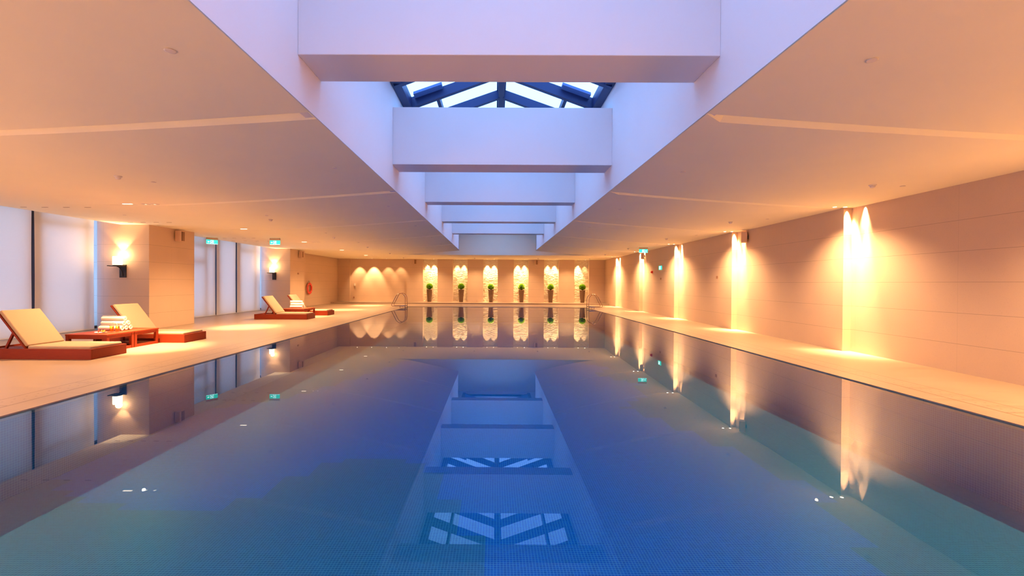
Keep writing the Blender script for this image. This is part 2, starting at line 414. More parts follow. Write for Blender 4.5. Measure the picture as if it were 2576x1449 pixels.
# skylight: gable frame with rafters, purlins, glass
PS = 26.0
sky = struct(empty('window_1', (0.115, 0, ZE)), 'gabled glass skylight with navy steel rafters')
HW = 1.985; RISE = .70
def onslope(s, u, off=0):    # s=-1/1 side, u 0..1 from eave to ridge
    return s * HW * (1 - u), RISE * u + off
for s in (-1, 1):
    b = MB(); xe = s * HW
    b.box(min(xe, xe - s * .17), max(xe, xe - s * .17), -1.5, PS, -.12, .10)
    b.build('eave_frame', m_frame, sky, bevel=.01)
b = MB(); b.box(-.07, .07, -1.5, PS, RISE - .17, RISE + .05); b.box(-.10, .10, -1.5, PS, RISE - .02, RISE + .03); b.build('ridge_beam', m_frame, sky, bevel=.008)
yr = -.5
rafter_me = None
k = 0
while yr < PS:
    for s in (-1, 1):
        nm = 'rafter'
        if rafter_me is None:
            b = MB(); w = .055
            p0 = (-HW, 0); p1 = (0, RISE); nx_, nz_ = -RISE, HW; ln = math.hypot(nx_, nz_); nx_, nz_ = nx_ / ln, nz_ / ln
            lo, hi = -.17, .03
            pts = [(p0[0] + nx_ * lo, p0[1] + nz_ * lo), (p1[0], p1[1] + nz_ * lo), (p1[0], p1[1] + nz_ * hi), (p0[0] + nx_ * hi, p0[1] + nz_ * hi)]
            va = [b.bm.verts.new((x, -w, z)) for x, z in pts]; vb = [b.bm.verts.new((x, w, z)) for x, z in pts]
            b.bm.faces.new(va); b.bm.faces.new(vb[::-1])
            for i in range(4): b.bm.faces.new((va[i], va[(i + 1) % 4], vb[(i + 1) % 4], vb[i]))
            o = b.build(nm, m_frame, sky); rafter_me = o.data
        else:
            o = bpy.data.objects.new(nm, rafter_me); COL.objects.link(o); o.parent = sky
        o.location = (0, yr, 0)
        if s > 0: o.rotation_euler = (0, 0, PI)
    yr += 1.05; k += 1
for s in (-1, 1):
    x, z = onslope(s, .34)
    for ya, yb in ((-1.5, 7.9), (8.95, 16.3), (17.35, PS)):
        b = MB(); b.box(x - .035, x + .035, ya, yb, z - .12, z + .02); b.build('purlin', m_frame, sky)
    b = MB(); b.keep = True
    xa, za = onslope(s, 0, .04); xb, zb = onslope(s, 1, .04)
    b.quad(((xa, -1.5, za), (xb, -1.5, zb), (xb, PS, zb), (xa, PS, za))); b.build('glass_pane', m_glass, sky)
    # open vent sash seen above the second beam
    for yv in (8.70, 17.10):
        b = MB(); x0, z0 = onslope(s, .12, -.02); x1, z1 = onslope(s, .40, -.02)
        b2 = [(x0, z0), (x1, z1)]
        vs = []
        for yy in (yv, yv + .22):
            for (xx, zz) in b2:
                vs.append(b.bm.verts.new((xx, yy, zz))); vs.append(b.bm.verts.new((xx, yy, zz + .05)))
        bmesh.ops.convex_hull(b.bm, input=vs)
        b.build('vent_sash', m_sash, sky)

# ---------------------------------------------------------------- walls
# right wall: saw-tooth of slightly turned stone bays
notch = [5.20 + 4.60 * i for i in range(-2, 6)]
b = MB(); b.keep = True
XN, XF = 7.70, 7.88
pts = [(XF, Y0)]
for yn in notch:
    if yn < Y0: continue
    pts += [(XF, yn), (XN, yn)]
pts += [(8.06 - .06, Y1)]
# each bay runs from (XN, notch i) to (XF, notch i+1)
for (xa, ya), (xb, yb) in zip(pts, pts[1:]):
    b.quad(((xa, ya, 0), (xb, yb, 0), (xb, yb, ZC + .2), (xa, ya, ZC + .2)))
struct(b.build('wall_right', m_wall), 'beige limestone wall in saw-tooth bays')

# left: pillars and recessed wall
for nm, (xa, xb, ya, yb), lb in (('wall_pillar', (-12.6, -10.44, 13.27, 15.27), 'broad limestone pillar between the window bays, nearer one'), ('wall_pillar', (-12.6, -10.52, 22.60, 24.30), 'broad limestone pillar before the life ring wall, farther one')):
    b = MB(); b.box(-12.02, xb, ya, yb, 0, 3.52); b.box(xa, -12.02, ya + .42, yb, 0, 3.52); struct(b.build(nm, m_wall, bevel=.004), lb)
b = MB(); b.box(-12.6, -11.40, 24.30, Y1, 0, 3.52)
b.box(-12.7, -12.6, Y0, 24.3, 0, .10)
struct(b.build('wall_left', m_wall), 'limestone wall behind the left deck')
b = MB(); b.box(X0, X1, Y0 - .1, Y0, 0, 3.6); struct(b.build('wall_front', m_wall), 'limestone wall behind the camera')

# back wall with recessed panel and six niches
YB = 31.90
nich = [(-5.22, -4.17), (-3.05, -2.00), (-.86, .19), (1.34, 2.41), (3.53, 4.59), (5.72, 6.78)]
b = MB()
edges = [-11.5, -10.52]  # solid, then recessed panel to -6.40
b.box(-11.5, -10.52, YB, Y1, 0, 3.3)
b.box(-10.52, -6.40, YB + .16, Y1, 0, 3.3)
xs = -6.40
for (a, c) in nich:
    b.box(xs, a, YB, Y1, 0, 3.3); b.box(a, c, YB + .36, Y1, 0, 3.3); xs = c
b.box(xs, 8.3, YB, Y1, 0, 3.3)
struct(b.build('wall_back', m_wall), 'limestone back wall with six tall lit niches')
for i, (a, c) in enumerate(nich):
    b = MB(); z = .08; r = random.Random(i + 3)
    while z < ZC:
        h = r.choice((.018, .024, .030, .040)); x = a + .002
        while x < c - .01:
            w = min(r.uniform(.06, .22), c - .002 - x)
            if c - x - w < .05: w = c - .002 - x
            d = r.uniform(.030, .048)
            b.box(x, x + w - .002, YB + .36 - d, YB + .36, z, min(z + h - .002, ZC)); x += w
        z += h
    o = struct(b.build('wall_niche', m_split), 'split stone cladding inside the %s niche of six from the left' % ['first', 'second', 'third', 'fourth', 'fifth', 'sixth'][i])

# ---------------------------------------------------------------- windows and blinds on the left
def blind(y0, y1, xa, xb, label, lean=0.0):
    t = empty('roller_blind', (0, 0, 0)); tag(t, label, 'blind', 'roller blinds over the left windows')
    b = MB(); ns = 10
    rows = []
    for i in range(ns + 1):
        u = i / ns; y = y0 + (y1 - y0) * u; x = xa + (xb - xa) * u
        yy = y - lean * (1 - 0) * 0
        rows.append([b.bm.verts.new((x + .012 * math.sin(u * 9 + zq), y - (lean * (3.45 - zq) / 3.4 if i == 0 else 0), zq)) for zq in (.035, .8, 1.6, 2.4, 3.45)])
    for A_, B_ in zip(rows, rows[1:]):
        for q in range(4): b.bm.faces.new((A_[q], B_[q], B_[q + 1], A_[q + 1]))
    b.build('blind_fabric', m_blind, t, smooth=True)
    b = MB(); b.box(min(xa, xb) - .012, max(xa, xb) + .012, y0, y1, .012, .036); b.build('hem_bar', m_trim, t, bevel=.004)
    b = MB(); b.tube(((min(xa, xb), y0, 3.44), (max(xa, xb), y1, 3.44)), .03); b.build('roller', m_trim, t)
    return t
blind(2.6, 6.75, -11.95, -11.95, 'long cream blind on the near left window, mostly outside the view')
blind(6.80, 11.33, -11.95, -11.95, 'pale blind at the extreme left edge, behind the nearest lounger')
blind(11.41, 13.10, -11.97, -11.95, 'narrow blind between dark window gap and first pillar')
blind(15.30, 18.80, -11.95, -11.95, 'wide blind just beyond the first pillar, under the angled exit sign')
blind(18.84, 20.28, -11.93, -11.95, 'narrowest plain blind, midway between the two pillars')
blind(20.37, 22.40, -11.95, -11.95, 'blind with warm frame shadow beside the second pillar')
def window(name, y0, y1, vert, horiz, label):
    w = struct(empty(name, (-12.12, 0, 0)), label)
    b = MB()
    b.box(-.05, .05, y0, y1, 0.02, .10); b.box(-.05, .05, y0, y1, 3.38, 3.46)
    for v_, wd in vert: b.box(-.05, .05, v_ - wd / 2, v_ + wd / 2, .02, 3.46)
    for (ya, yb, z, h) in horiz: b.box(-.045, .045, ya, yb, z - h / 2, z + h / 2)
    b.build('window_frame', m_mull, w)
    b = MB(); b.keep = True; b.quad(((-.03, y0, .05), (-.03, y1, .05), (-.03, y1, 3.45), (-.03, y0, 3.45))); b.build('glass_pane', m_wglass, w)
window('window_2', -4, 13.60, [(-.5, .1), (1.9, .1), (4.3, .1), (6.75, .12), (8.9, .08), (11.46, .34), (12.90, .14)], [(11.37, 13.0, 3.03, .12), (6.75, 8.9, 2.95, .10)], 'bronze framed window behind the near left blinds')
window('window_3', 15.27, 23.0, [(15.4, .1), (18.2, .14), (18.93, .36), (20.48, .40), (21.95, .14), (17.0, .05)], [(15.4, 18.8, 2.95, .12), (15.4, 18.2, 2.27, .14), (20.3, 21.95, 2.95, .12)], 'bronze framed window behind the blinds between the pillars')
b = MB(); b.box(-12.6, -12.06, Y0, 13.27, 0, .02); b.box(-12.6, -12.06, 15.27, 22.6, 0, .02); struct(b.build('trim_2', m_trim), 'pale sill along the window foot')

# ---------------------------------------------------------------- lights
WARM = (1.0, 0.60, 0.28)
LF = 1.0
def spot(x, y, z, power, ang, blend=.6, aim=(0, 0, -1), col=WARM, size=.03):
    l = bpy.data.lights.new('spot_lamp', 'SPOT'); l.energy = power * LF; l.spot_size = math.radians(ang); l.spot_blend = blend; l.color = col; l.shadow_soft_size = size
    o = bpy.data.objects.new('spot_lamp', l); COL.objects.link(o); o.location = (x, y, z)
    o.rotation_euler = Vector(aim).to_track_quat('-Z', 'Y').to_euler(); return o
proto_dl = None
def downlight(x, y, label, group, z=ZC, sq=False):
    global proto_dl
    if proto_dl is None:
        t = empty('ceiling_downlight', (x, y, z))
        b = MB(); n = 24
        b.lathe([(.036, .012), (.036, -.002), (.050, -.004), (.052, 0)], 24, cap=False); b.build('trim_ring', m_trim, t, smooth=True)
        b = MB(); b.lathe([(.035, -.001), (.035, .006)], 24); b.build('lamp_lens', m_lens, t)
        proto_dl = t
    else: t = copy_tree(proto_dl, None, (x, y, z))
    tag(t, label, 'ceiling light', group); return t
# right wall notches
pw = [1, 1, 1, 1, 1, 1]
for i, yn in enumerate([.6, 5.2, 9.8, 14.4, 19.0, 23.6, 28.2]):
    spot(7.77, yn - .045, ZC - .015, 850, 44, 1, (.0, .0, -1))
    spot(7.79, yn - .15, ZC - .015, 1300, 25, 1, (.0, .012, -1))  # extra narrow beam, added to carry light down the stone return
    spot(7.75, yn - .40, ZC - .015, 1300, 25, 1, (.012, .0, -1))  # likewise added, stretches the bright column on the bay wall
    spot(7.838, yn - .37, ZC - .015, 900, 46, 1, (.0, .0, -1))
    spot(6.95, yn - .30, ZC - .02, 620 if i > 0 else 1500, 135, 1, (-.05, .0, -1))  # unseen wide fill, added to lift wall and ceiling
    if i >= 2:
        downlight(7.40, yn - .13, 'small glowing downlight over the %s stone slot of the right wall, poolside one' % ORD[i - 2], 'downlights along the right wall')
        downlight(7.62, yn - .14, 'small glowing downlight over the %s stone slot of the right wall, wallside one' % ORD[i - 2], 'downlights along the right wall')
# left deck
for i, yl in enumerate([.7, 5.2, 9.70, 14.20, 18.70, 23.30, 27.65]):
    spot(-8.11 if i != 2 else -7.60, yl, ZC - .03, (1500, 250, 2400, 1500, 1500, 1500, 1500)[i], 46, 1, (.02, 0, -1))
    spot(-7.75, yl, ZC - .03, (3000, 300, 660, 660, 660, 660, 660)[i], 145, 1, (.0, .0, -1))  # wide fill added beside the deck lamps to lift the ceiling
    if i >= 2:
        t = empty('ceiling_slot_light', (-8.11, yl, ZC)); tag(t, 'slim rectangular slot light in the left ceiling, %s to the camera' % ORD[i - 2], 'ceiling light', 'slot lights over the left deck')
        b = MB(); b.box(-.12, .12, -.035, .035, -.004, .0); b.build('trim_plate', m_trim, t)
        b = MB(); b.box(-.10, .10, -.022, .022, -.007, -.0045); b.build('lamp_lens', m_lensw, t)
    if i in (2, 4, 6):
        for dx in (-7.72, -7.52):
            t = empty('groove_spotlight', (dx, yl + .02, ZC)); tag(t, 'bright spotlight at the outer end of the %s left ceiling groove, %s' % (ORD[i // 2 - 1], 'wallside' if dx < -7.6 else 'poolside'), 'ceiling light', 'paired spotlights at the left groove ends')
            b = MB(); b.lathe([(.03, .0), (.03, -.012), (.085, -.004), (.088, .0)], 24, cap=False); b.build('trim_ring', m_trim, t, smooth=True)
            b = MB(); b.lathe([(.06, -.006), (.06, -.004)], 24); b.build('lamp_lens', m_lensw, t)
# niches
npow = [(.5, 1.0), (.45, .5), (1.0, .95), (1.0, .8), (.55, .9), (1.0, .12)]
for i, (a, c) in enumerate(nich):
    for j, fx in enumerate((.28, .74)):
        x = a + (c - a) * fx
        spot(x, YB + .08, ZC - .03, 900 * npow[i][j], 50, .9, (0, .12, -1), col=(1, .62, .30))
        downlight(x, YB - .06, 'tiny downlight over the %s niche from the left, its %s lamp' % (['first', 'second', 'third', 'fourth', 'fifth', 'sixth'][i], ('left', 'right')[j]), 'niche downlights in the back ceiling')
for j, (x, p) in enumerate(((-9.83, .30), (-8.80, .62), (-7.75, .15), (-6.85, .11))):
    spot(x, YB - .40, ZC - .03, 620 * p, 62, .6, (0, .28, -1))
    downlight(x, YB - .42, 'tiny downlight before the blank recessed back panel, %s from the left' % ['first', 'second', 'third', 'fourth'][j], 'downlights before the back panel')
for x in (-4.7, -1.4, 1.9, 5.2): spot(x, 30.6, ZC - .03, 290, 130, 1)  # unseen wide fills, added to brighten the far ceiling strip
for x in (-5.5, -2.8, -.2, 2.6, 5.4): spot(x, -1.6, ZC - .03, 420, 140, 1)  # unseen lamps added out of view; their bounce lifts near ceiling and beams
# ---------------------------------------------------------------- wall sconces
def sconce(x, y, label):
    t = empty('wall_sconce', (x, y, 1.56)); tag(t, label, 'wall lamp', 'sconces on the left pillars')
    b = MB(); b.box(-.10, .10, -.025, 0, 0, .39); b.build('back_plate', m_black, t, bevel=.004)
    b = MB(); b.box(-.19, .10, -.28, -.02, .33, .355)
    vs = b.box(-.235, -.19, -.30, -.02, .335, .36); b.build('tray', m_black, t, bevel=.003)
    b = MB(); b.tube([(0, -.03 - .20 * (1 - math.cos(u * PI / 2)), .05 + .28 * math.sin(u * PI / 2)) for u in [i / 8 for i in range(9)]], .014, 8); b.build('curved_bracket', m_black, t, smooth=True)
    b = MB(); b.lathe([(.10, 0), (.115, .0), (.115, .022), (.10, .022)], 32, (-.05, -.15, .355)); b.build('shade_base', m_black, t)
    b = MB(); b.lathe([(.112, 0), (.118, .03), (.118, .21), (.112, .25), (.104, .25), (.108, .2), (.108, .02)], 32, (-.05, -.15, .378), cap=False); b.build('glass_shade', m_shade, t, smooth=True)
    spot(x, y - .10, 2.30, 45, 92, .5, (0, .05, 1), size=.02)
    l = bpy.data.lights.new('sconce_bulb', 'POINT'); l.energy = 14; l.color = WARM; l.shadow_soft_size = .08
    o = bpy.data.objects.new('sconce_bulb', l); COL.objects.link(o); o.location = (x - .0, y - .16, 2.23)
    return t
sconce(-11.22, 13.27, 'glowing sconce with black bracket on the nearer pillar')
sconce(-11.33, 22.60, 'glowing sconce with black bracket on the farther pillar')

# ---------------------------------------------------------------- loungers, tables
def rbox(b, x0, x1, y0, y1, z0, z1): b.box(x0, x1, y0, y1, z0, z1)
LEN, WID = 2.06, .79
def make_lounger():
    t = empty('sun_lounger')      # origin: right front foot corner at (0,0,0); runs to -x
    b = MB()
    b.box(-LEN, 0, 0, .03, 0, .195); b.box(-LEN, 0, WID - .03, WID, 0, .195); b.box(-LEN, -LEN + .03, .03, WID - .03, 0, .195); b.box(-.03, 0, .03, WID - .03, 0, .195)
    b.build('base_frame', m_wood, t, bevel=.004)
    b = MB()
    for i in range(12): b.box(-LEN + .04 + i * .168, -LEN + .04 + i * .168 + .14, .03, WID - .03, .14, .165)
    b.build('slat_deck', m_wood, t)
    PX = -1.26
    b = MB(); b.box(PX + .03, -.05, .045, WID - .045, .172, .245)
    b.build('mattress', m_cush, t, bevel=.028, seg=4, smooth=True)
    # backrest, hinged at PX
    ang = math.radians(52); R_ = Matrix.Translation((PX, 0, .19)) @ Matrix.Rotation(ang, 4, 'Y')
    b = MB()
    b.box(-.86, 0, .035, .075, -.012, .018, rot=R_); b.box(-.86, 0, WID - .075, WID - .035, -.012, .018, rot=R_)
    b.box(-.86, -.82, .075, WID - .075, -.012, .018, rot=R_)
    for i in range(5): b.box(-.72 + i * .16, -.62 + i * .16, .075, WID - .075, -.008, .012, rot=R_)
    b.build('backrest_frame', m_wood, t, bevel=.003)
    b = MB(); b.box(-.845, -.02, .04, WID - .04, .022, .085, rot=R_)
    b.build('backrest_cushion', m_cush, t, bevel=.024, seg=4, smooth=True)
    for yy in (.09, WID - .13):
        b = MB(); top = R_ @ Vector((-.42, yy, -.015)); bot = Vector((top.x - .17, yy, .165))
        b.box(-.018, .018, 0, .035, 0, (top - bot).length, rot=Matrix.Translation(bot) @ Matrix.Rotation(math.atan2(top.x - bot.x, top.z - bot.z), 4, 'Y'))
        b.build('prop_strut', m_wood, t)
    return t
lg = 'sun loungers on the left deck'
l0 = make_lounger(); l0.location = (-7.45, 8.10, 0)
tag(l0, 'nearest teak sun lounger with cream mattress, cropped by the left edge', 'sun lounger', lg)
for (x, y, lb) in ((-7.36, 10.42, 'teak sun lounger just behind the near towel table, before the first pillar'), (-7.31, 17.12, 'teak sun lounger in front of the farther towel tables, under the second sconce'), (-7.30, 19.22, 'farthest teak sun lounger, half hidden behind the smaller towel pile')):
    c = copy_tree(l0, None, (x, y, 0)); c['label'] = lb
def make_table(w, d, h=.36):
    t = empty('side_table'); s_ = .065
    b = MB(); b.box(-w, 0, 0, d, h - .03, h); b.build('table_top', m_wood, t, bevel=.004)
    for x in (-w + .005, -s_ - .005):
        for y in (.005, d - s_ - .005):
            b = MB(); b.box(x, x + s_, y, y + s_, 0, h - .03); b.build('leg', m_wood, t, bevel=.003)
    b = MB()
    b.box(-w + .01, -.01, .012, .037, h - .095, h - .03); b.box(-w + .01, -.01, d - .037, d - .012, h - .095, h - .03)
    b.box(-w + .012, -w + .037, .03, d - .03, h - .095, h - .03); b.box(-.037, -.012, .03, d - .03, h - .095, h - .03); b.build('apron', m_wood, t)
    for x in (-w + .012, -.05):
        b = MB(); b.box(x, x + .038, .07, d - .07, 0.0, .062); b.build('stretcher', m_wood, t)
    b = MB(); b.box(-w + .05, -.05, .10, d - .10, .05, .065); b.build('lower_shelf', m_wood, t)
    return t
tb = make_table(.86, .695); tb.location = (-7.92, 8.965, 0)
tag(tb, 'low square teak table beside the nearest lounger, with the flower dish on it', 'table', 'low teak tables')
for x, y, lb in ((-7.92, 9.665, 'low square teak table beneath the near towel pile, touching the flower dish table'), (-7.78, 17.93, 'low teak table behind the third lounger, nearer of the far pair'), (-7.78, 18.50, 'low teak table beside the farthest lounger, under the far towel pile')):
    c = copy_tree(tb, None, (x, y, 0)); c['label'] = lb
    if y > 17: c.scale = (1, .81, 1)

# towels
def towel_mesh():
    b = MB(); L_ = .50; turns = 3.2; n = 78; r0, r1 = .012, .054; th = .0085
    prof = []
    for side in (1, -1):
        rng = range(n + 1) if side == 1 else range(n, -1, -1)
        for i in rng:
            u = i / n; a = u * turns * 2 * PI; r = r0 + (r1 - r0) * u + side * th / 2
            prof.append((r * math.cos(a), r * math.sin(a)))
    ends = []
    for (x, k) in ((-L_, .93), (-L_ + .012, 1), (-L_ * .5, 1.02), (-.012, 1), (0, .93)):
        ends.append([b.bm.verts.new((x, y * k, z * k * .97)) for y, z in prof])
    m = len(prof)
    for A_, B_ in zip(ends, ends[1:]):
        for i in range(m): b.bm.faces.new((A_[i], A_[(i + 1) % m], B_[(i + 1) % m], B_[i]))
    for E_ in (ends[0], ends[-1]):
        for i in range(n):
            j = m - 1 - i; b.bm.faces.new((E_[i], E_[i + 1], E_[j - 1], E_[j]))
    return b
tw = towel_mesh().build('rolled_towel', m_towel, smooth=True)
tw_me = tw.data; bpy.data.objects.remove(tw)
def pile(xr, y0, z0, names, group, dy=.118):
    k = 0
    for row in range(3):
        for j in range(3 - row):
            o = bpy.data.objects.new('rolled_towel', tw_me); COL.objects.link(o)
            o.location = (xr + random.uniform(-.02, .02) - .015 * row, y0 + (j + row / 2) * dy, z0 + .055 + row * .101)
            o.rotation_euler = (random.uniform(0, .8), 0, random.uniform(-.03, .03))
            tag(o, names[k], 'towel', group); k += 1
rn = ['front towel of the bottom row', 'middle towel of the bottom row', 'rear towel of the bottom row', 'front towel of the middle row', 'rear towel of the middle row', 'topmost single towel']
pile(-8.25, 9.74, .36, ['rolled white towel on the near table pile, ' + s for s in rn], 'rolled towels on the near table')
pile(-8.10, 18.50, .36, ['rolled white towel on the far table pile, ' + s for s in rn], 'rolled towels on the far table')
# juice glasses
def glass(x, y, label, lean):
    t = empty('juice_glass', (x, y, .36)); tag(t, label, 'drink', 'orange juices on the near table')
    b = MB(); b.lathe([(.001, .0), (.030, 0), (.036, .02), (.039, .145), (.037, .145), (.034, .022), (.001, .012)], 28, cap=False); b.build('tumbler', m_cup, t, smooth=True)
    b = MB(); b.lathe([(.001, .013), (.033, .02), (.0365, .122), (.001, .122)], 28, cap=False); b.build('juice', m_juice, t, smooth=True)
    b = MB(); b.tube([(0, 0, .10), (lean, 0, .19), (lean * 1.9, 0, .205)], .004, 8); b.build('straw', m_china, t)
    b = MB(); b.lathe([(.001, 0), (.018, .002), (.018, .006), (.001, .008)], 20, (.034, 0, .14), cap=False); b.build('fruit_slice', m_cherry, t)
glass(-8.25, 9.46, 'orange juice glass on the near table, nearer the flower dish', .02)
glass(-8.16, 9.50, 'orange juice glass on the near table, nearer the pool', -.02)
t = empty('flower_dish', (-8.30, 9.25, .36)); tag(t, 'small white leaf-shaped dish with yellow flower and red garnish on the near table', 'dish')
b = MB(); r1 = []; r2 = []
for i in range(28):
    a = 2 * PI * i / 28; rr = 1 + .12 * math.cos(3 * a)
    r1.append(b.bm.verts.new((.12 * rr * math.cos(a), .065 * rr * math.sin(a), .020 + .008 * math.cos(2 * a)))); r2.append(b.bm.verts.new((.06 * math.cos(a), .03 * math.sin(a), .003)))
for i in range(28): b.bm.faces.new((r1[i], r1[(i + 1) % 28], r2[(i + 1) % 28], r2[i]))
b.bm.faces.new(r2)
o = b.build('dish_bowl', m_china, t, smooth=True); sm = o.modifiers.new('solid', 'SOLIDIFY'); sm.thickness = .004; sm.offset = 1
b = MB()
for i in range(7):
    a = 2 * PI * i / 7; d = Vector((math.cos(a), math.sin(a), 0)); s_ = Vector((-math.sin(a), math.cos(a), 0)); c0 = Vector((.045, 0, .012))
    b.bm.faces.new([b.bm.verts.new(c0 + q) for q in (s_ * .004, d * .03 + s_ * .013 + Vector((0, 0, .03)), d * .055 + Vector((0, 0, .055)), d * .03 - s_ * .013 + Vector((0, 0, .03)), -s_ * .004)])
b.build('flower', m_petal, t)
b = MB(); b.lathe([(.001, 0), (.012, .006), (.013, .03), (.006, .052), (.001, .055)], 16, (-.05, 0, .008), cap=False); b.tube([(-.05, 0, .06), (-.046, 0, .085)], .002, 6); b.build('garnish', m_cherry, t, smooth=True)

# ---------------------------------------------------------------- life ring
t = empty('life_ring', (-11.36, 26.85, 1.07)); tag(t, 'red life ring hanging on the left stone wall beyond the second pillar', 'life ring')
b = MB(); R_, r_ = .285, .075; n = 48
rings = []
for i in range(n):
    a = 2 * PI * i / n
    rings.append([b.bm.verts.new((r_ * .62 * math.cos(2 * PI * j / 16), (R_ + r_ * math.sin(2 * PI * j / 16)) * math.cos(a), (R_ + r_ * math.sin(2 * PI * j / 16)) * math.sin(a))) for j in range(16)])
for i in range(n):
    for j in range(16): b.bm.faces.new((rings[i][j], rings[(i + 1) % n][j], rings[(i + 1) % n][(j + 1) % 16], rings[i][(j + 1) % 16]))
b.build('ring_body', m_red, t, smooth=True, loc=(.05, 0, 0))
for q in range(4):
    b = MB(); rr = []
    for i in range(5):
        a = PI / 4 + q * PI / 2 - .11 + .22 * i / 4; r2_ = r_ * 1.05
        rr.append([b.bm.verts.new((r2_ * .63 * math.cos(2 * PI * j / 16), (R_ + r2_ * math.sin(2 * PI * j / 16)) * math.cos(a), (R_ + r2_ * math.sin(2 * PI * j / 16)) * math.sin(a))) for j in range(16)])
    for A_, B_ in zip(rr, rr[1:]):
        for j in range(16): b.bm.faces.new((A_[j], B_[j], B_[(j + 1) % 16], A_[(j + 1) % 16]))
    o = b.build('band', m_redl, t, smooth=True, loc=(.05, 0, 0)); o['label'] = 'paler band'
b = MB(); b.tube([(.05, (R_ + .088 - .012 * abs(math.sin(2 * a))) * math.cos(a), (R_ + .088 - .012 * abs(math.sin(2 * a))) * math.sin(a)) for a in [2 * PI * i / 48 for i in range(48)]], .006, 6, closed=True); b.build('grab_rope', m_rope, t)
b = MB(); b.tube([(-.035, 0, .44), (.05, 0, .42), (.06, 0, .37)], .008, 8); b.build('hook', m_black, t)

# ---------------------------------------------------------------- pool ladders
def ladder(xe, s, ylist, label):
    """xe: x of the pool edge, s: direction away from the water."""
    t = empty('pool_ladder', (xe, ylist[0], 0)); tag(t, label, 'pool ladder', 'handrail ladders at the far pool corners')
    for y in ylist:
        pts = [(-s * .12, y - ylist[0], -.75), (-s * .12, y - ylist[0], .30)]
        cxx, cz, rr = s * .17, .50, .29
        for i in range(0, 13):
            a = PI - PI * .86 * i / 12
            pts.append((cxx + s * rr * math.cos(a), y - ylist[0], cz + rr * math.sin(a) * 1.15))
        pts += [(s * .66, y - ylist[0], .19), (s * .67, y - ylist[0], .13), (s * .62, y - ylist[0], .10), (-s * .10, y - ylist[0], .10)]
        b = MB(); b.tube(pts, .019, 12); b.build('handrail', m_steel, t, smooth=True)
        b = MB(); b.lathe([(.045, 0), (.045, .015), (.016, .02), (.016, .10)], 20, (s * .18, y - ylist[0], 0)); b.build('anchor_post', m_steel, t)
    dy = ylist[1] - ylist[0]
    for z in (-.03, -.30, -.57):
        b = MB(); b.box(-s * .12 - .04, -s * .12 + .04, 0, dy, z - .012, z + .012); b.build('tread', m_steel, t, bevel=.004)
    return t
ladder(WL, -1, (25.45, 26.0), 'bronze steel ladder with looped handrails at the far left pool corner')
ladder(WR, 1, (25.45, 26.0), 'bronze steel ladder with looped handrails at the far right pool corner')

# ---------------------------------------------------------------- planters
def plant_proto():
    t = empty('potted_topiary')
    b = MB(); b.lathe([(.001, 0), (.135, 0), (.142, .01), (.208, .875), (.214, .88), (.214, .90), (.198, .90), (.19, .84), (.001, .84)], 40, cap=False); b.build('pot', m_pot, t, smooth=True)
    b = MB(); b.lathe([(.001, .0), (.193, 0)], 24, (0, 0, .865), cap=False); b.build('soil', m_soil, t)
    b = MB(); rr = random.Random(5)
    for i in range(1500):
        zc = rr.uniform(-.62, 1); a = rr.uniform(0, 2 * PI); q = math.sqrt(max(0, 1 - zc * zc)); d = Vector((q * math.cos(a), q * math.sin(a), zc))
        R0 = rr.uniform(.16, .20); tip = d * rr.uniform(.235, .262) + Vector((rr.gauss(0, .012), rr.gauss(0, .012), rr.gauss(0, .012)))
        s_ = d.cross(Vector((rr.random(), rr.random(), rr.random()))).normalized() * .008
        p = d * R0; mid = (p + tip) / 2
        b.bm.faces.new([b.bm.verts.new(v_ + Vector((0, 0, 1.10))) for v_ in (p - s_ * .5, mid - s_, tip, mid + s_)])
    b.keep = True
    b.build('foliage_ball', m_leaf, t)
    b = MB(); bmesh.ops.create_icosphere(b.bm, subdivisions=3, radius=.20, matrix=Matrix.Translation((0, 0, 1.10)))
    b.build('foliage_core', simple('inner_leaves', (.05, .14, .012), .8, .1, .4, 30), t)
    return t
pl = plant_proto()
for i, x in enumerate((-4.74, -2.45, -.30, 1.90, 4.01, 6.30)):
    o = pl if i == 0 else copy_tree(pl)
    o.location = (x, YB - .04, .08); o.rotation_euler = (0, 0, i * 1.3)
    tag(o, 'clipped green ball in a tall brown pot, in the %s niche from the left' % ['first', 'second', 'third', 'fourth', 'fifth', 'sixth'][i], 'potted plant', 'topiary pots in the back niches')

